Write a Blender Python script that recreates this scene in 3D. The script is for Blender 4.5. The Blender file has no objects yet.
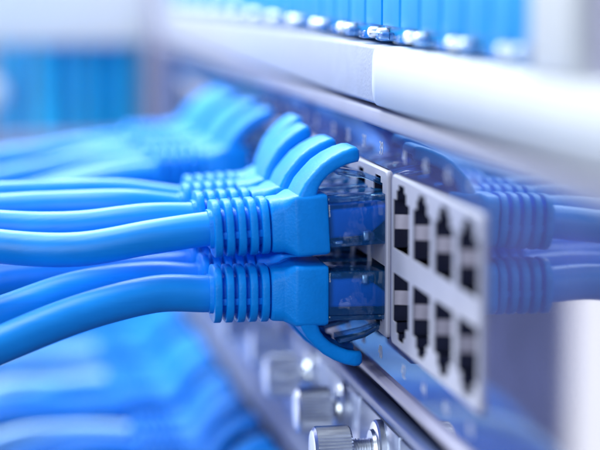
import bpy, bmesh, math, random
from mathutils import Vector, Matrix
random.seed(11)
scene = bpy.context.scene
MM = 0.001

# ------------------------------------------------------------------ camera
cam_d = bpy.data.cameras.new('camera'); cam = bpy.data.objects.new('camera', cam_d)
scene.collection.objects.link(cam)
cam_d.sensor_width = 36.0
cam_d.lens = 123.0
cam_d.clip_start = 0.01; cam_d.clip_end = 20.0
R = Vector((0.17165938, 0.98515636, 0.0)); U = Vector((-0.12254572, 0.02135308, 0.99223313))
F = Vector((-0.97750478, 0.17032612, -0.12439215))
CAM = Vector((319.703, -71.169, 46.444)) * MM
cam.matrix_world = Matrix(((R.x, U.x, -F.x, CAM.x), (R.y, U.y, -F.y, CAM.y), (R.z, U.z, -F.z, CAM.z), (0, 0, 0, 1)))
cam_d.dof.use_dof = True
cam_d.dof.focus_distance = 0.338
cam_d.dof.aperture_fstop = 10.6
scene.camera = cam

# ------------------------------------------------------------------ world, lamps, exposure
world = bpy.data.worlds.new('World'); scene.world = world; world.use_nodes = True
bg = world.node_tree.nodes['Background']
bg.inputs[0].default_value = (0.44, 0.56, 1.0, 1); bg.inputs[1].default_value = 0.185

def area(name, loc, target, size, power, color):
    d = bpy.data.lights.new(name, 'AREA'); d.energy = power; d.color = color
    d.shape = 'RECTANGLE'; d.size, d.size_y = size
    o = bpy.data.objects.new(name, d); scene.collection.objects.link(o)
    o.location = loc
    o.rotation_euler = (Vector(target) - Vector(loc)).to_track_quat('-Z', 'Y').to_euler()
    return o
area('back_softbox', (-0.66, -0.20, 0.62), (-0.03, -0.03, 0), (0.80, 0.45), 15.5, (0.85, 0.97, 1.0))
area('top_softbox', (-0.05, -0.25, 0.62), (-0.02, -0.03, 0), (0.35, 0.35), 4.4, (0.87, 0.98, 1.0))
area('side_softbox', (1.15, -0.75, 0.40), (-0.15, -0.03, 0), (0.8, 0.8), 10.0, (0.85, 0.97, 1.0))
area('strip_softbox', (-0.43, -0.321, 0.0), (0.10, -0.05, 0), (0.30, 0.90), 2.2, (0.96, 0.97, 1.0))

vs = scene.view_settings
scene.display_settings.display_device = 'sRGB'
vs.view_transform = 'Standard'; vs.look = 'None'; vs.exposure = 0.1; vs.gamma = 1.0
vs.use_curve_mapping = False
cy = scene.cycles
cy.use_denoising = True
cy.max_bounces = 10; cy.diffuse_bounces = 4; cy.glossy_bounces = 4; cy.transmission_bounces = 6; cy.transparent_max_bounces = 12
cy.caustics_refractive = False; cy.caustics_reflective = False

# ------------------------------------------------------------------ materials
def mat(name, color, rough=0.5, metal=0.0, var=0.0, scale=60.0, bump=0.0, bscale=900.0, stretch=None, spec=0.5, coat=0.0, sss=0.0, aniso=None):
    m = bpy.data.materials.new(name); m.use_nodes = True
    nt = m.node_tree; b = nt.nodes['Principled BSDF']
    b.inputs['Base Color'].default_value = (*color, 1)
    b.inputs['Roughness'].default_value = rough
    b.inputs['Metallic'].default_value = metal
    b.inputs['Specular IOR Level'].default_value = spec
    b.inputs['Coat Weight'].default_value = coat
    b.inputs['Coat Roughness'].default_value = 0.08
    if sss:
        b.inputs['Subsurface Weight'].default_value = sss
        b.inputs['Subsurface Radius'].default_value = (0.2, 0.6, 1.0)
        b.inputs['Subsurface Scale'].default_value = 0.002
    tc = nt.nodes.new('ShaderNodeTexCoord')
    if var:
        n = nt.nodes.new('ShaderNodeTexNoise'); n.inputs['Scale'].default_value = scale; n.inputs['Detail'].default_value = 6
        nt.links.new(tc.outputs['Object'], n.inputs['Vector'])
        mp = nt.nodes.new('ShaderNodeMapRange')
        mp.inputs['From Min'].default_value = 0.3; mp.inputs['From Max'].default_value = 0.7
        mp.inputs['To Min'].default_value = 1 - var; mp.inputs['To Max'].default_value = 1 + var
        nt.links.new(n.outputs['Fac'], mp.inputs['Value'])
        mul = nt.nodes.new('ShaderNodeVectorMath'); mul.operation = 'SCALE'
        mul.inputs[0].default_value = color
        nt.links.new(mp.outputs[0], mul.inputs['Scale'])
        nt.links.new(mul.outputs[0], b.inputs['Base Color'])
        r2 = nt.nodes.new('ShaderNodeMapRange')
        r2.inputs['To Min'].default_value = max(0.02, rough * (1 - 1.6 * var)); r2.inputs['To Max'].default_value = min(1, rough * (1 + 1.6 * var))
        nt.links.new(n.outputs['Fac'], r2.inputs['Value']); nt.links.new(r2.outputs[0], b.inputs['Roughness'])
    if bump:
        src = tc.outputs['Object']
        if stretch:
            mpn = nt.nodes.new('ShaderNodeMapping'); mpn.inputs['Scale'].default_value = stretch
            nt.links.new(src, mpn.inputs['Vector']); src = mpn.outputs[0]
        n2 = nt.nodes.new('ShaderNodeTexNoise'); n2.inputs['Scale'].default_value = bscale; n2.inputs['Detail'].default_value = 4
        nt.links.new(src, n2.inputs['Vector'])
        bp = nt.nodes.new('ShaderNodeBump'); bp.inputs['Strength'].default_value = bump; bp.inputs['Distance'].default_value = 0.0002
        nt.links.new(n2.outputs['Fac'], bp.inputs['Height']); nt.links.new(bp.outputs[0], b.inputs['Normal'])
    return m

M = {}
M['cable'] = mat('cable_pvc', (0.0, 0.27, 0.85), 0.42, var=0.08, scale=120, bump=0.40, bscale=700, stretch=(1, 0.05, 1), spec=0.42)
M['boot'] = mat('boot_rubber', (0.0, 0.262, 0.86), 0.42, var=0.08, scale=300, bump=0.30, bscale=2600, spec=0.24)
M['shaded'] = mat('shaded_blue_pvc', (0.0, 0.225, 0.75), 0.5, var=0.08, scale=150, spec=0.2)  # cord blue darkened: shade from the rows above is put into the colour
M['highlit'] = mat('highlit_cable_pvc', (0.34, 0.66, 0.92), 0.30, var=0.05, scale=100)  # highlight streaks on blue cables, put into the colour
M['azure'] = mat('azure_cable_pvc', (0.0, 0.54, 0.98), 0.35, var=0.05, scale=100)
M['jacket'] = mat('inner_jacket', (0.0, 0.17, 0.80), 0.45, var=0.05, scale=200)
M['face'] = mat('glossy_faceplate', (0.085, 0.090, 0.215), 0.035, var=0.22, scale=90)
M['face'].node_tree.nodes['Principled BSDF'].inputs['IOR'].default_value = 2.5
M['block'] = mat('port_block_plastic', (0.47, 0.46, 0.58), 0.38, var=0.05, scale=150, bump=0.12, bscale=1500)
M['cavity'] = mat('port_cavity_plastic', (0.018, 0.020, 0.050), 0.22, var=0.2, scale=300)
M['tab'] = mat('spring_tab_metal', (0.40, 0.36, 0.46), 0.36, metal=0.85, var=0.08, scale=500)
M['gold'] = mat('contact_gold', (0.85, 0.62, 0.30), 0.25, metal=1.0)
M['rim'] = mat('rim_metal', (0.33, 0.33, 0.46), 0.36, metal=0.0, var=0.06, scale=120)
M['ink'] = mat('printed_ink', (0.45, 0.50, 0.70), 0.5, var=0.05, scale=900)
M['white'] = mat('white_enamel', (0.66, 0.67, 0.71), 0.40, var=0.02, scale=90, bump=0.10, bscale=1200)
M['bright'] = mat('bright_white_enamel', (0.90, 0.92, 0.94), 0.40, var=0.02, scale=90)
M['greywhite'] = mat('textured_grey', (0.42, 0.44, 0.55), 0.55, var=0.07, scale=420, bump=0.5, bscale=1800)
M['dark'] = mat('dark_steel', (0.025, 0.028, 0.075), 0.5, var=0.15, scale=80)
M['module'] = mat('module_steel', (0.44, 0.49, 0.70), 0.32, metal=0.35, var=0.08, scale=140, bump=0.08, bscale=1200)
M['chassis'] = mat('chassis_steel', (0.13, 0.17, 0.36), 0.36, metal=0.4, var=0.10, scale=70)
M['chrome'] = mat('thumbscrew_nickel', (0.86, 0.88, 0.94), 0.34, metal=1.0, var=0.10, scale=260)
M['post'] = mat('rack_post_paint', (0.34, 0.32, 0.46), 0.42, var=0.05, scale=60, bump=0.1)
M['jack'] = mat('jack_plastic', (0.0, 0.36, 0.86), 0.5, var=0.05, scale=120, spec=0.2)

def clear_plastic(name, tint):
    m = bpy.data.materials.new(name); m.use_nodes = True; nt = m.node_tree
    nt.nodes.remove(nt.nodes['Principled BSDF']); out = nt.nodes['Material Output']
    tr = nt.nodes.new('ShaderNodeBsdfTransparent'); tr.inputs[0].default_value = (*tint, 1)
    gl = nt.nodes.new('ShaderNodeBsdfGlossy'); gl.inputs['Roughness'].default_value = 0.06
    fr = nt.nodes.new('ShaderNodeFresnel'); fr.inputs['IOR'].default_value = 1.58
    n = nt.nodes.new('ShaderNodeTexNoise'); n.inputs['Scale'].default_value = 350
    tc = nt.nodes.new('ShaderNodeTexCoord'); nt.links.new(tc.outputs['Object'], n.inputs['Vector'])
    bp = nt.nodes.new('ShaderNodeBump'); bp.inputs['Strength'].default_value = 0.35; bp.inputs['Distance'].default_value = 0.0004
    nt.links.new(n.outputs['Fac'], bp.inputs['Height'])
    nt.links.new(bp.outputs[0], gl.inputs['Normal']); nt.links.new(bp.outputs[0], fr.inputs['Normal'])
    mx = nt.nodes.new('ShaderNodeMixShader')
    nt.links.new(fr.outputs[0], mx.inputs[0]); nt.links.new(tr.outputs[0], mx.inputs[1]); nt.links.new(gl.outputs[0], mx.inputs[2])
    df = nt.nodes.new('ShaderNodeBsdfDiffuse'); df.inputs[0].default_value = (0.03, 0.30, 0.92, 1)
    mk = nt.nodes.new('ShaderNodeMixShader'); mk.inputs[0].default_value = 0.13
    nt.links.new(mx.outputs[0], mk.inputs[1]); nt.links.new(df.outputs[0], mk.inputs[2])
    nt.links.new(mk.outputs[0], out.inputs[0])
    return m
M['clear'] = clear_plastic('clear_polycarbonate', (0.62, 0.82, 1.0))

# ------------------------------------------------------------------ mesh helpers (millimetres in, metres out)
def finish(bm, name, smooth=35):
    bmesh.ops.recalc_face_normals(bm, faces=bm.faces[:])
    me = bpy.data.meshes.new(name)
    for v in bm.verts: v.co *= MM
    bm.to_mesh(me); bm.free()
    if smooth:
        me.polygons.foreach_set('use_smooth', [True] * len(me.polygons))
        me.set_sharp_from_angle(angle=math.radians(smooth))
    return me

def obj(name, me, m=None, parent=None, loc=None, rot=None):
    if m is not None and not me.materials: me.materials.append(M[m])
    o = bpy.data.objects.new(name, me); scene.collection.objects.link(o)
    if parent: o.parent = parent
    if loc: o.location = Vector(loc) * MM
    if rot: o.rotation_euler = rot
    return o

def thing(name, label, cat, loc=(0, 0, 0), group=None):
    o = bpy.data.objects.new(name, None); scene.collection.objects.link(o)
    o.empty_display_size = 0.01
    o.location = Vector(loc) * MM
    o['label'] = label; o['category'] = cat
    if group: o['group'] = group
    return o

def add_box(bm, x0, x1, y0, y1, z0, z1, bev=0.0, seg=2):
    vs_ = [bm.verts.new((x, y, z)) for x in (x0, x1) for y in (y0, y1) for z in (z0, z1)]
    q = [(0, 1, 3, 2), (4, 6, 7, 5), (0, 4, 5, 1), (2, 3, 7, 6), (0, 2, 6, 4), (1, 5, 7, 3)]
    fs = [bm.faces.new([vs_[i] for i in f]) for f in q]
    if bev:
        es = list({e for f in fs for e in f.edges})
        bmesh.ops.bevel(bm, geom=es, offset=bev, segments=seg, affect='EDGES', profile=0.5)

def box_mesh(name, *a, bev=0.0, seg=2):
    bm = bmesh.new(); add_box(bm, *a, bev=bev, seg=seg); return finish(bm, name)

def rrect(hx, hz, r, n=6, cx=0, cz=0):
    """rounded rectangle outline, counter-clockwise in x-z"""
    r = min(r, hx * 0.999, hz * 0.999); pts = []
    for sx, sz, a0 in ((1, 1, 0), (-1, 1, 90), (-1, -1, 180), (1, -1, 270)):
        for k in range(n):
            a = math.radians(a0 + 90 * k / (n - 1))
            pts.append((cx + sx * (hx - r) + r * math.cos(a), cz + sz * (hz - r) + r * math.sin(a)))
    return pts

def loft(bm, sections, cap0=True, cap1=True, closed=False):
    """sections: list of loops of (x,y,z)"""
    loops = [[bm.verts.new(p) for p in s] for s in sections]
    n = len(loops[0])
    prs = list(zip(loops[:-1], loops[1:]))
    if closed: prs.append((loops[-1], loops[0]))
    for a, b in prs:
        for i in range(n):
            j = (i + 1) % n
            bm.faces.new((a[i], a[j], b[j], b[i]))
    if not closed:
        if cap0: bm.faces.new(loops[0])
        if cap1: bm.faces.new(list(reversed(loops[-1])))

def ysec(hx, hz, r, y, cz=0, n=6): return [(x, y, z) for x, z in rrect(hx, hz, r, n, 0, cz)]

def plate_with_holes(bm, outer, holes, y_front, y_back, chamfer=0.0):
    """flat plate in the x-z plane with through holes; outer and holes are outlines"""
    loops = []
    def ring(pts, y): return [bm.verts.new((x, y, z)) for x, z in pts]
    edges = []
    for pts in [outer] + holes:
        vs_ = ring(pts, y_front)
        es = [bm.edges.new((vs_[i], vs_[(i + 1) % len(vs_)])) for i in range(len(vs_))]
        edges += es; loops.append(vs_)
    bmesh.ops.triangle_fill(bm, use_beauty=True, use_dissolve=False, edges=edges)
    for k, vs_ in enumerate(loops):
        prev = vs_
        steps = [(0, y_back)]
        if chamfer:
            steps = [(chamfer if k == 0 else 0, y_front + chamfer), (chamfer if k == 0 else 0, y_back)]
            if k: steps = [(0, y_back)]
        base = [v.co.copy() for v in vs_]
        cx = sum(p.x for p in base) / len(base); cz = sum(p.z for p in base) / len(base)
        hx = max(abs(p.x - cx) for p in base); hz = max(abs(p.z - cz) for p in base)
        for off, y in steps:
            nv = [bm.verts.new((cx + (p.x - cx) * (hx + off) / hx, y, cz + (p.z - cz) * (hz + off) / hz)) for p in base]
            for i in range(len(prev)):
                j = (i + 1) % len(prev)
                bm.faces.new((prev[i], prev[j], nv[j], nv[i]))
            prev = nv

def spline(pts, n):
    """Catmull-Rom through pts"""
    P = [Vector(p) for p in pts]
    P = [2 * P[0] - P[1]] + P + [2 * P[-1] - P[-2]]
    out = []; segs = len(P) - 3
    for s in range(segs):
        a, b, c, d = P[s:s + 4]
        m = max(2, n // segs)
        for k in range(m + (1 if s == segs - 1 else 0)):
            t = k / m
            out.append(0.5 * ((2 * b) + (c - a) * t + (2 * a - 5 * b + 4 * c - d) * t * t + (3 * b - a - 3 * c + d) * t ** 3))
    return out

def tube(bm, pts, rad, sides=18, n=48):
    path = spline(pts, n); secs = []
    up = Vector((0, 0, 1))
    for i, p in enumerate(path):
        t = (path[min(i + 1, len(path) - 1)] - path[max(i - 1, 0)]).normalized()
        ref = Vector((1, 0, 0)) if abs(t.x) < 0.9 else up
        a = t.cross(ref).normalized(); b = t.cross(a).normalized()
        rr = rad(i / (len(path) - 1)) if callable(rad) else rad
        secs.append([tuple(p + a * rr * math.cos(2 * math.pi * k / sides) + b * rr * math.sin(2 * math.pi * k / sides)) for k in range(sides)])
    loft(bm, secs)

def lathe_y(bm, prof, sides=32, ridge=0.0, ridge_rows=()):
    """prof: list of (y, radius); revolve about y. ridge_rows: rows that get knurl teeth"""
    secs = []
    for i, (y, r) in enumerate(prof):
        s = []
        for k in range(sides):
            a = 2 * math.pi * k / sides
            rr = r - (ridge if (i in ridge_rows and k % 2) else 0)
            s.append((rr * math.cos(a), y, rr * math.sin(a)))
        secs.append(s)
    loft(bm, secs)

# ------------------------------------------------------------------ the switch (1U): face plane y = 0
PITCH, GAP, BW, BH = 13.97, 3.5, 55.88, 13.75
FX0, FX1 = -345.0, 126.0
switch = thing('network_switch', 'glossy lavender network switch with two rows of ports in white blocks', 'network switch')
blocks_x = [-k * (BW + GAP) for k in range(6)]              # near edge block starts at 0
# face plate with a window for each block
bm = bmesh.new()
outer = rrect((FX1 - FX0) / 2, 20.5, 0.8, 4, (FX0 + FX1) / 2, 0)
holes = [rrect(BW / 2 + 0.22, BH + 0.22, 1.3, 5, x + BW / 2, 0) for x in blocks_x]
plate_with_holes(bm, outer, holes, 0.0, 2.2)
obj('faceplate', finish(bm, 'faceplate', 30), 'face', switch)
obj('chassis', box_mesh('switch_chassis', FX0 + 4, FX1 - 4, 13.5, 240, -20.5, 20.5, bev=0.6), 'dark', switch)
obj('faceplate_frame', box_mesh('switch_front_box', FX0 + 1, FX1 - 1, 2.2, 3.4, -20.4, 20.4), 'dark', switch)
for z0, z1 in ((20.55, 23.5), (-22.1, -20.55)):
    obj('rim', box_mesh('rim', FX0, FX1, -1.3, 6, z0, z1, bev=0.55, seg=3), 'rim' if z0 > 0 else 'post', switch)

def opening(cx, s):
    """stepped port outline, s=+1 latch notch up"""
    p = [(-5.75, 1.95), (5.75, 1.95), (5.75, 9.9), (3.6, 9.9), (3.6, 11.5), (2.2, 11.5), (2.2, 12.5), (-2.2, 12.5), (-2.2, 11.5), (-3.6, 11.5), (-3.6, 9.9), (-5.75, 9.9)]
    return [(cx + x, s * z) for x, z in p]

bm = bmesh.new()
cxs = [PITCH * (i + 0.5) - BW / 2 for i in range(4)]
plate_with_holes(bm, rrect(BW / 2 - 0.25, BH - 0.25, 1.0, 5), [opening(c, s) for c in cxs for s in (1, -1)], -0.55, 2.0, chamfer=0.25)
block_me = finish(bm, 'port_block', 30)
# cavity: black walls behind the opening
bm = bmesh.new()
o_ = opening(0, 1)
def grow(p, g): return [(x + (g if x > 0 else -g), z) for x, z in p]
fr = [bm.verts.new((x, -0.35, z)) for x, z in o_]; bk = [bm.verts.new((x, 12.5, z)) for x, z in o_]
for i in range(len(fr)):
    j = (i + 1) % len(fr); bm.faces.new((fr[i], fr[j], bk[j], bk[i]))
bm.faces.new(list(reversed(bk)))
bmesh.ops.scale(bm, vec=(0.995, 1, 1), verts=bm.verts[:])
cav_me = finish(bm, 'port_cavity', 0)
# shield spring tab on the inner side wall: a bent strip of sheet metal
bm = bmesh.new()
sec = []
for y, x in ((-0.3, -5.7), (0.5, -5.5), (2.4, -4.6), (4.5, -4.4), (6.5, -5.0)):
    sec.append([(x, y, 5.0), (x + 0.22, y, 5.0), (x + 0.22, y, 7.3), (x, y, 7.3)])
loft(bm, sec); tab_me = finish(bm, 'spring_tab')
bm = bmesh.new()
for k in range(8):
    x = -3.57 + k * 1.02
    add_box(bm, x - 0.2, x + 0.2, 1.4, 11, 3.0, 3.3)
pins_me = finish(bm, 'contact_comb')
numbers = []
for bi, x in enumerate(blocks_x):
    b = obj('port_block', block_me, 'block', switch, (x + BW / 2, 0, 0))
    for ci, c in enumerate(cxs):
        for s in (1, -1):
            cv = obj('port_cavity', cav_me, 'cavity', b, (c, 0, 0), (0, 0 if s > 0 else math.pi, 0))
            if bi == 0:
                # the metal strip sits on the far wall of each opening whichever way up the port is
                t = obj('spring_tab', tab_me, 'tab', b, (c, 0, 0 if s > 0 else -12.3))
                obj('contact_comb', pins_me, 'gold', b, (c, 0, 0), (0, 0 if s > 0 else math.pi, 0))
        col = 4 * (5 - bi) + ci + 1
        if bi <= 3:
            numbers.append((x + BW / 2 + c, 15.9, str(2 * col - 1)))
            numbers.append((x + BW / 2 + c, -18.2, str(2 * col)))
def text_mesh(s, size):
    cu = bpy.data.curves.new('t', 'FONT'); cu.body = s; cu.size = size * MM; cu.align_x = 'CENTER'; cu.extrude = 0.00002; cu.resolution_u = 3
    o = bpy.data.objects.new('t', cu); scene.collection.objects.link(o)
    bpy.context.view_layer.update()
    me = bpy.data.meshes.new_from_object(o.evaluated_get(bpy.context.evaluated_depsgraph_get()))
    bpy.data.objects.remove(o); bpy.data.curves.remove(cu); me.name = 'port_number'
    me.materials.clear()
    return me
for x, z, s in numbers:
    obj('port_number', text_mesh(s, 3.1), 'ink', switch, (x, -0.03, z), (math.pi / 2, 0, 0))

# ------------------------------------------------------------------ the patch panel above
panel = thing('patch_bay', 'white patch panel with a recessed row of blue jacks above the switch', 'patch panel', (0, 0, 23.6))
PX0, PX1, RX1 = -345.0, 126.0, 82.5
def pbox(name, m, *a, bev=0.5, seg=3):
    a = list(a); a[4] -= 23.6; a[5] -= 23.6
    return obj(name, box_mesh(name, *a, bev=bev, seg=seg), m, panel)
SPL = -9.0
bm = bmesh.new()
plate_with_holes(bm, rrect((PX1 - SPL) / 2 - 0.3, 4.8 - 0.3, 3.0, 10, (PX1 + SPL) / 2, 29.1 - 23.6), [], -2.0, 6, chamfer=0.3)
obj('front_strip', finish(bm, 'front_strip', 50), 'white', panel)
pbox('front_strip', 'greywhite', PX0, SPL + 4, -1.6, 6, 24.3, 33.8, bev=0.6)  # far part of the strip, coloured greyer than the near part
pbox('end_plate', 'white', RX1, 101, -2.2, 6, 33.85, 68, bev=0.6)
pbox('side_bracket', 'post', 101.2, PX1, -0.5, 5, 33.9, 68, bev=0.6)
pbox('end_plate', 'white', PX0, PX0 + 14, -1.9, 6, 33.85, 68, bev=0.6)
pbox('back_tray', 'jack', PX0 + 15, RX1, 9.0, 60, 24, 68, bev=0.3)
# jacks: a blue body with a raised collar, a port mouth and a clear dust-cover tab at its foot
bm = bmesh.new(); add_box(bm, -6.79, 6.79, -1.0, 9, 0, 22, bev=0.2, seg=2); jack_me = finish(bm, 'jack_body')
bm = bmesh.new(); add_box(bm, -6.1, 6.1, -1.5, -1.02, 2.4, 20, bev=0.2); jcol_me = finish(bm, 'jack_collar')
bm = bmesh.new(); add_box(bm, -2.2, 2.2, -3.6, -1.2, 0.15, 1.5, bev=0.35); jtab_me = finish(bm, 'clear_tab')
bm = bmesh.new(); lathe_y(bm, [(-3.2, 0.3), (-3.0, 0.75), (-2.5, 0.95), (-1.2, 0.95)], 14); jglint_me = finish(bm, 'tab_glint_stud')
k = 0; x = RX1 - 8
while x > PX0 + 24:
    j = obj('jack', jack_me, 'jack', panel, (x, 2.2, 34.6 - 23.6))
    obj('jack_collar', jcol_me, 'jack', j)
    obj('clear_tab', jtab_me, 'clear', j)
    obj('glint_stud', jglint_me, 'chrome', j, (3.4 if k % 2 else -3.4, 0, 1.2))  # chrome bead added for its sparkle at the jack's foot
    x -= 13.6; k += 1

# ------------------------------------------------------------------ the chassis below with module plates and thumbscrews
lower = thing('module_chassis', 'grey module chassis with thumbscrew plates below the switch', 'chassis', (0, 0, -111))
def lbox(name, m, *a, bev=0.4, seg=2):
    a = list(a); a[4] += 111; a[5] += 111
    return obj(name, box_mesh(name, *a, bev=bev, seg=seg), m, lower)
lbox('chassis_body', 'dark', FX0, FX1, 2.0, 240, -111, -24.4, bev=0.5)
lbox('top_rail', 'chassis', FX0, FX1, -1.0, 1.95, -27.6, -25.0, bev=0.8, seg=3)
PW = 32.0
knurl = []
bm = bmesh.new()
lathe_y(bm, [(-7.0, 2.9), (-6.95, 3.5), (-6.5, 4.05), (-6.3, 4.2), (-0.9, 4.2), (-0.6, 3.9), (-0.45, 3.0)], 88, 0.30, (3, 4))
knob_me = finish(bm, 'thumbscrew_knob', 25)
bm = bmesh.new()
prof = [(0.5, 1.6)]
y = 0.4
while y > -5.8:
    prof += [(y, 1.95), (y - 0.22, 1.55)]; y -= 0.45
lathe_y(bm, prof, 20); thread_me = finish(bm, 'thread', 60)
bm = bmesh.new(); lathe_y(bm, [(0.1, 4.9), (-0.9, 4.9), (-1.2, 4.6), (-1.35, 3.4), (-1.9, 3.2), (-1.95, 1.9)], 40); washer_me = finish(bm, 'washer', 30)
n = 0
for i in range(-3, 12):
    x1 = 4.2 - i * PW; x0 = x1 - PW + 1.3
    if x0 < FX0: break
    x1 = min(x1, FX1)
    lbox('module_plate', 'module', x0, x1, -0.2, 1.9, -49.5, -28.4, bev=0.5)
    cx = 4.2 - i * PW - 12.6
    out = 4.4 if i == 0 else (1.5 + 1.2 * random.random() if i % 3 else 0.4)
    kn = obj('thumbscrew', knob_me, 'chrome', lower, (cx, -0.6 - out, -33.3 + 111), (0, random.random() * 6, 0))
    th = obj('thread', thread_me, 'chrome', kn, (0, min(5.5, out + 0.6), 0))
    obj('washer', washer_me, 'chrome', kn, (0, out + 0.4, 0))
lbox('port_strip', 'module', FX0, FX1, -0.2, 1.95, -78, -50.0, bev=0.4)
lbox('lower_strip', 'chassis', FX0, FX1, -0.2, 1.95, -110.8, -78.4, bev=0.4)

# ------------------------------------------------------------------ rack posts and far cable manager
def post(label, x0, x1, y0):
    o_p = thing('rack_post', label, 'rack post', ((x0 + x1) / 2, y0, -180))
    hw = (x1 - x0) / 2
    bm = bmesh.new()
    hs = [rrect(3.2, 3.2, 0.3, 2, 0, z) for z in [12 + 14.8 * k for k in range(24)]] if hw > 8 else []
    plate_with_holes(bm, rrect(hw, 180, 0.6, 3, 0, 180), hs, 0, 2.0)
    obj('front_flange', finish(bm, 'front_flange', 30), 'post', o_p)
    obj('side_flange', box_mesh('side_flange', -hw, -hw + 2, 2.05, 40, 0, 360, bev=0.3), 'post', o_p)
    return o_p
post('lavender painted rack post at the far end of the switch', -376, -346, -2.5)

mgr = thing('cable_manager', 'white cable manager ring beyond the far rack post', 'cable manager', (-390, 0, -9))
obj('top_bar', box_mesh('top_bar', -6, 6, -330, 30, 29.5, 62, bev=2.0, seg=3), 'bright', mgr)
obj('bottom_bar', box_mesh('bottom_bar', -5, 6, -150, 2, -24, -2, bev=2.0, seg=3), 'post', mgr)  # shade on the lower bar is put into its darker lavender colour
obj('outer_post', box_mesh('outer_post', -4, 4, -62, -53, -1.9, 29.4, bev=1.5), 'post', mgr)
bm = bmesh.new(); bmesh.ops.create_uvsphere(bm, u_segments=20, v_segments=12, radius=5.0)
bmesh.ops.scale(bm, vec=(0.6, 1, 1), verts=bm.verts[:])
obj('glint_dome', finish(bm, 'glint_dome', 60), 'bright', mgr, (4.2, -55, 13))  # added dome; its white colour stands in for a bright highlight
for i in range(6):
    bm = bmesh.new(); y = -5 - i * 8.2 + random.uniform(-1.6, 1.6); xx = -404 + random.uniform(-8, 2)
    tube(bm, [(xx, y, -120), (xx + 2, y + random.uniform(-1, 1), -40), (xx, y, 10), (xx + 1, y + random.uniform(-1, 1), 60), (xx, y, 150)], 4.0, 16, 30)
    o = obj('vertical_cable', finish(bm, 'vertical_cable', 60), 'azure')
    o['label'] = '%s of six blue vertical cables running behind the far cable manager' % ('nearest to the rack post', 'second from the rack post', 'third from the rack post', 'fourth from the rack post', 'fifth from the rack post', 'farthest from the rack post')[i]
    o['category'] = 'cable'; o['group'] = 'vertical cables behind the cable manager'

# ------------------------------------------------------------------ patch cords
# local frame: y = 0 at the panel face, plug axis along -y, hood towards +z, origin at plug centre height
bm = bmesh.new()
S = []
S.append(ysec(3.2, 3.1, 2.0, -29.0)); S.append(ysec(3.3, 3.1, 2.0, -28.8))
S.append(ysec(3.3, 3.1, 2.0, -19.2)); S.append(ysec(4.5, 4.2, 2.2, -19.0)); S.append(ysec(4.75, 4.4, 2.2, -18.6))
S.append(ysec(4.8, 4.5, 2.2, -17.05)); S.append(ysec(4.85, 4.52, 2.1, -16.85)); S.append(ysec(5.75, 4.95, 1.0, -15.35)); S.append(ysec(5.84, 4.98, 0.85, -15.15))
S.append(ysec(5.87, 5.0, 0.8, -14.7)); S.append(ysec(5.9, 5.0, 0.8, -10.4)); S.append(ysec(5.65, 4.8, 0.7, -9.9))
loft(bm, S); boot_me = finish(bm, 'boot', 32)
bm = bmesh.new()
hx, hz = 4.8, 4.65; RT = 0.64
loft(bm, [ysec(3.2, 3.1, 2.3, -RT + 0.02, n=9), ysec(hx - 0.22, hz - 0.22, 3.2, -RT, n=9), ysec(hx - 0.07, hz - 0.07, 3.4, -RT + 0.07, n=9), ysec(hx, hz, 3.5, -RT + 0.20, n=9),
          ysec(hx, hz, 3.5, RT - 0.20, n=9), ysec(hx - 0.07, hz - 0.07, 3.4, RT - 0.07, n=9), ysec(hx - 0.22, hz - 0.22, 3.2, RT, n=9), ysec(3.2, 3.1, 2.3, RT - 0.02, n=9)])
rib_me = finish(bm, 'rib', 40)
bm = bmesh.new()      # little bridges between the ribs
add_box(bm, 3.2, 3.95, -28.4, -19.0, -1.5, -0.3, bev=0.25); add_box(bm, -3.95, -3.2, -28.4, -19.0, 0.3, 1.5, bev=0.25)
bridge_me = finish(bm, 'bridge')

def hood_mesh():
    outer = [(-15.0, 3.9), (-14.5, 5.2), (-13.5, 6.9), (-12.2, 8.3), (-10.6, 9.8), (-8.8, 10.9), (-6.9, 11.7), (-5.3, 12.1), (-4.4, 12.1)]
    inner = [(-11.4, 3.9), (-11.5, 4.8), (-11.1, 5.9), (-10.4, 6.9), (-9.3, 7.9), (-7.9, 8.7), (-6.4, 9.3), (-5.2, 9.55), (-4.2, 9.65)]
    bm = bmesh.new(); secs = []
    # cross-section swept along the arch: top (outer) and bottom (inner) with a rounded rim
    N = len(outer)
    for i, (a, b) in enumerate(zip(outer, inner)):
        a = Vector((0, *a)); b = Vector((0, *b))
        w = 5.75 - 1.0 * (i / (N - 1)); r = 0.75
        if i == N - 1: w -= 0.25
        d = (a - b)
        ts = d.length; r = min(r, ts * 0.42); d.normalize()
        c = (a + b) / 2
        h = ts / 2; g = min(0.9, ts * 0.4)
        pts = rrect(w, h, r, 5)
        # channel on the latch side
        pts = pts[:15] + [(-w + 0.95, -h), (-w + 1.15, -h + g), (w - 1.15, -h + g), (w - 0.95, -h)] + pts[15:]
        secs.append([(x, c.y + d.y * q, c.z + d.z * q) for x, q in pts])
    # rounded end
    a = Vector((0, *outer[-1])); b = Vector((0, *inner[-1])); c = (a + b) / 2
    e = rrect(4.2, 0.8, 0.6, 5); e = e[:15] + [(-3.3, -0.8), (-3.1, -0.3), (3.1, -0.3), (3.3, -0.8)] + e[15:]
    secs.append([(x, c.y + 0.35, c.z + q) for x, q in e])
    loft(bm, secs)
    return finish(bm, 'latch_hood', 50)
hood_me = hood_mesh()

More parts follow.
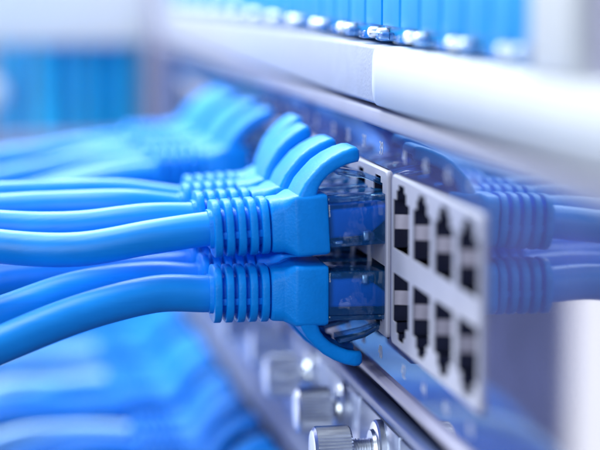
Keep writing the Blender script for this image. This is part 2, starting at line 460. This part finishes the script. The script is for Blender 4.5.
# clear plug with stepped body
bm = bmesh.new()
add_box(bm, -5.85, 5.85, -9.85, 1.0, -3.9, 3.3, bev=0.3)
plug_me = finish(bm, 'plug_body')
bm = bmesh.new(); add_box(bm, -5.0, 5.0, 1.05, 9.5, -3.7, 3.0, bev=0.2); nose_me = finish(bm, 'plug_nose')
bm = bmesh.new()      # the flat blue jacket end seen through the clear body
sec = []
for y, z0, z1 in ((-9.8, -2.6, 2.2), (-3.2, -2.5, 2.2), (-1.2, -1.1, 2.3), (0.6, 0.3, 2.2)):
    sec.append([(x, y, z) for x, z in rrect(4.4, (z1 - z0) / 2, 0.5, 4, 0, (z0 + z1) / 2)])
loft(bm, sec); jacket_me = finish(bm, 'inner_jacket', 40)
bm = bmesh.new()      # strain wedge and edge blocks inside the plug
add_box(bm, -5.3, 5.3, -4.0, -2.2, -3.4, -1.9, bev=0.35); add_box(bm, -5.3, 5.3, -9.2, -7.6, -3.6, -2.9, bev=0.2)
wedge_me = finish(bm, 'strain_wedge')
bm = bmesh.new()      # clear rail on top
add_box(bm, -5.6, 5.6, -9.8, 1.0, 3.35, 4.2, bev=0.25); rail_me = finish(bm, 'top_rail')
bm = bmesh.new()      # nickel bits added to stand in for glints on the clear edges
add_box(bm, 4.6, 5.6, -4.4, -3.1, -3.3, -1.6, bev=0.4, seg=3); add_box(bm, 4.7, 5.5, -9.0, -7.6, -3.5, -2.9, bev=0.25, seg=3)
add_box(bm, -5.6, -4.6, -4.4, -3.1, -3.3, -1.6, bev=0.4, seg=3); glint_me = finish(bm, 'glint_tab')
bm = bmesh.new()      # latch lever
lv = [(6.0, 3.6, 1.4), (2.5, 4.6, 1.5), (-1.0, 6.3, 1.6), (-3.0, 7.2, 2.4), (-6.8, 8.0, 3.0), (-7.4, 8.1, 3.0)]
loft(bm, [[(x, y, z + q) for x, q in rrect(w, 0.5, 0.25, 3)] for y, z, w in lv]); latch_me = finish(bm, 'latch', 40)

ORD = ['first', 'second', 'third', 'fourth', 'fifth', 'sixth', 'seventh', 'eighth', 'ninth', 'tenth', 'eleventh', 'twelfth', 'thirteenth', 'fourteenth', 'fifteenth', 'sixteenth', 'seventeenth']
def cord(label, group, X, Zc, s, path, rad, dy=0.0, tilt=0.0, yaw=0.0, detail=True, cm='cable', flex=0.0, bmat=None):
    """path: cable centre line in world mm relative to (X, 0, Zc); begins inside the boot"""
    root = thing('network_cable', label, 'cable', (X, dy, Zc), group)
    root.rotation_euler = (tilt, 0 if s > 0 else math.pi, yaw)
    bt = obj('boot', boot_me, 'boot', root)
    for k in range(5): obj('rib', rib_me, 'boot', bt, (0, -27.75 + 1.95 * k, 0))
    obj('bridge', bridge_me, 'boot', bt)
    hd = obj('latch_hood', hood_me, 'boot', bt)
    if flex:      # the arch bends about its foot
        pv = Vector((0, -12.8, 4.2)); rm = Matrix.Rotation(flex, 3, 'X')
        hd.rotation_euler = (flex, 0, 0); hd.location = (pv - rm @ pv) * MM
    pl = obj('plug', plug_me, 'clear', root)
    obj('inner_jacket', jacket_me, 'jacket', pl)
    obj('top_rail', rail_me, 'clear', pl)
    obj('strain_wedge', wedge_me, 'clear', pl)
    obj('glint_tab', glint_me, 'chrome', pl)
    obj('nose', nose_me, 'clear', pl)
    obj('latch', latch_me, 'clear', pl)
    if bmat:
        for o in [bt] + list(bt.children):
            o.material_slots[0].link = 'OBJECT'; o.material_slots[0].material = M[bmat]
    rot = root.rotation_euler.to_matrix().transposed()
    loc = [rot @ (Vector(p) - Vector((0, dy, 0))) for p in path]
    # leave the boot along its own axis
    loc = [Vector((0, -25, 0)), Vector((0, -29.5, 0))] + [p for p in loc if p.y < -33]
    bm = bmesh.new(); tube(bm, loc, rad, 20 if detail else 14, 64 if detail else 40)
    obj('cable', finish(bm, 'cable', 60), cm, root)
    return root

rn = random.uniform
DZ = -0.45
UZ = 6.15 + DZ; LZ = -6.15 + DZ
colx = [x + BW / 2 + c for x in blocks_x for c in reversed(cxs)]     # from near to far
used = [colx[i] for i in (4, 5, 6, 7)] + [colx[i] for i in (10, 11, 12, 13, 14, 15)]
jit = [(0, 0), (-0.9, 0.006), (-1.3, -0.01), (0.7, 0.02), (0, 0), (-.5, 0.01), (0.2, 0), (-.6, -.01), (0, 0.01), (0, 0)]
names = []
for i, X in enumerate(used):
    place = 'nearest the empty ports' if i == 0 else '%s from the empty ports' % ORD[i]
    if i == 0:
        up = [(0, -38, -2.7), (-1, -50, -4.6), (-4, -62, -4.3), (-9, -76, -2.3), (-16, -110, 2), (-22, -170, -2)]
        dn = [(0.5, -38, 0.2), (2.5, -50, -2.2), (5, -62, -6.2), (8, -74, -11), (12, -110, -28), (14, -160, -62)]
    elif i == 1:
        up = [(0, -38, -1.6), (-1, -50, -2.8), (-3, -62, -2.6), (-6, -78, -0.8), (-14, -110, 2), (-20, -170, -3)]
        dn = [(0, -38, 0.5), (2, -50, -0.6), (4, -62, -4.0), (6, -76, -8), (9, -110, -22), (10, -160, -50)]
    else:
        a = (1.2, -1.8, 1.6, 2.2, -2.2, -3.0, -1.0, -2.4, 0.2, -1.2)[i]; b = rn(-3, 3); c = rn(-4, 3)
        up = [(rn(-.5, .5), -40, -1.4 + 0.5 * a), (b * 0.5, -54, -3.0 + 1.3 * a), (b, -72, -4.6 + 2.0 * a), (b * 1.5 - 2, -110, -4 + 2.2 * a), (b * 2 - 4, -170, -9 + 3 * a)]
        dn = [(rn(-.5, .5), -40, -0.3), (c * 0.5, -54, -2.0 + a), (c, -72, -7 + 2 * a), (c * 1.5, -110, -20 + 2.2 * a), (c * 2, -170, -55 + 3 * a)]
    tl = 0.055 if i == 0 else rn(0.02, 0.06)
    cord('blue patch cord in the upper row of the switch, %s' % place, 'patch cords in the upper row', X, UZ, 1, up, 2.85, jit[i][0], tl, jit[i][1], i < 4, flex=(0, 0.04, 0.20, 0.32, 0.02, 0.12, -0.03, 0.08, 0.05, 0)[i])
    cord('blue patch cord in the lower row of the switch, %s' % place, 'patch cords in the lower row', X, LZ, -1, dn, 3.1, rn(-.6, .3) if i else 0, 0.0, rn(-.01, .01), i < 4, flex=0 if i == 0 else rn(-.04, .12))

# cords plugged into the chassis further down
for i in range(17):
    X = -57 - i * 14.0 - (i // 4) * 9
    a = rn(-3, 3); b = rn(-6, 6)
    p = [(rn(-1, 1), -42, rn(-2, 0)), (b * 0.5, -58, -3 + a), (b, -74, -12 + 1.5 * a), (b * 1.4, -86, -36 + a), (b * 1.5, -90, -120)]
    lbox('port_mouth', 'cavity', X - 6.6, X + 6.6, -0.8, -0.25, -69.0, -56.5, bev=0.2)
    highlit = i in (7, 11, 13)
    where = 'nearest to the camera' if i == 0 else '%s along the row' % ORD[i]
    cord('%s in the module chassis under the thumbscrews, %s' % ('blue patch cord with a highlight-coloured cable' if highlit else 'blue patch cord', where),
         'patch cords in the module chassis', X, -64, 1, p, 2.9, rn(-.6, .4), rn(0, .05), rn(-.03, .03), False, 'highlit' if highlit else 'shaded', rn(-.05, .15), 'shaded')
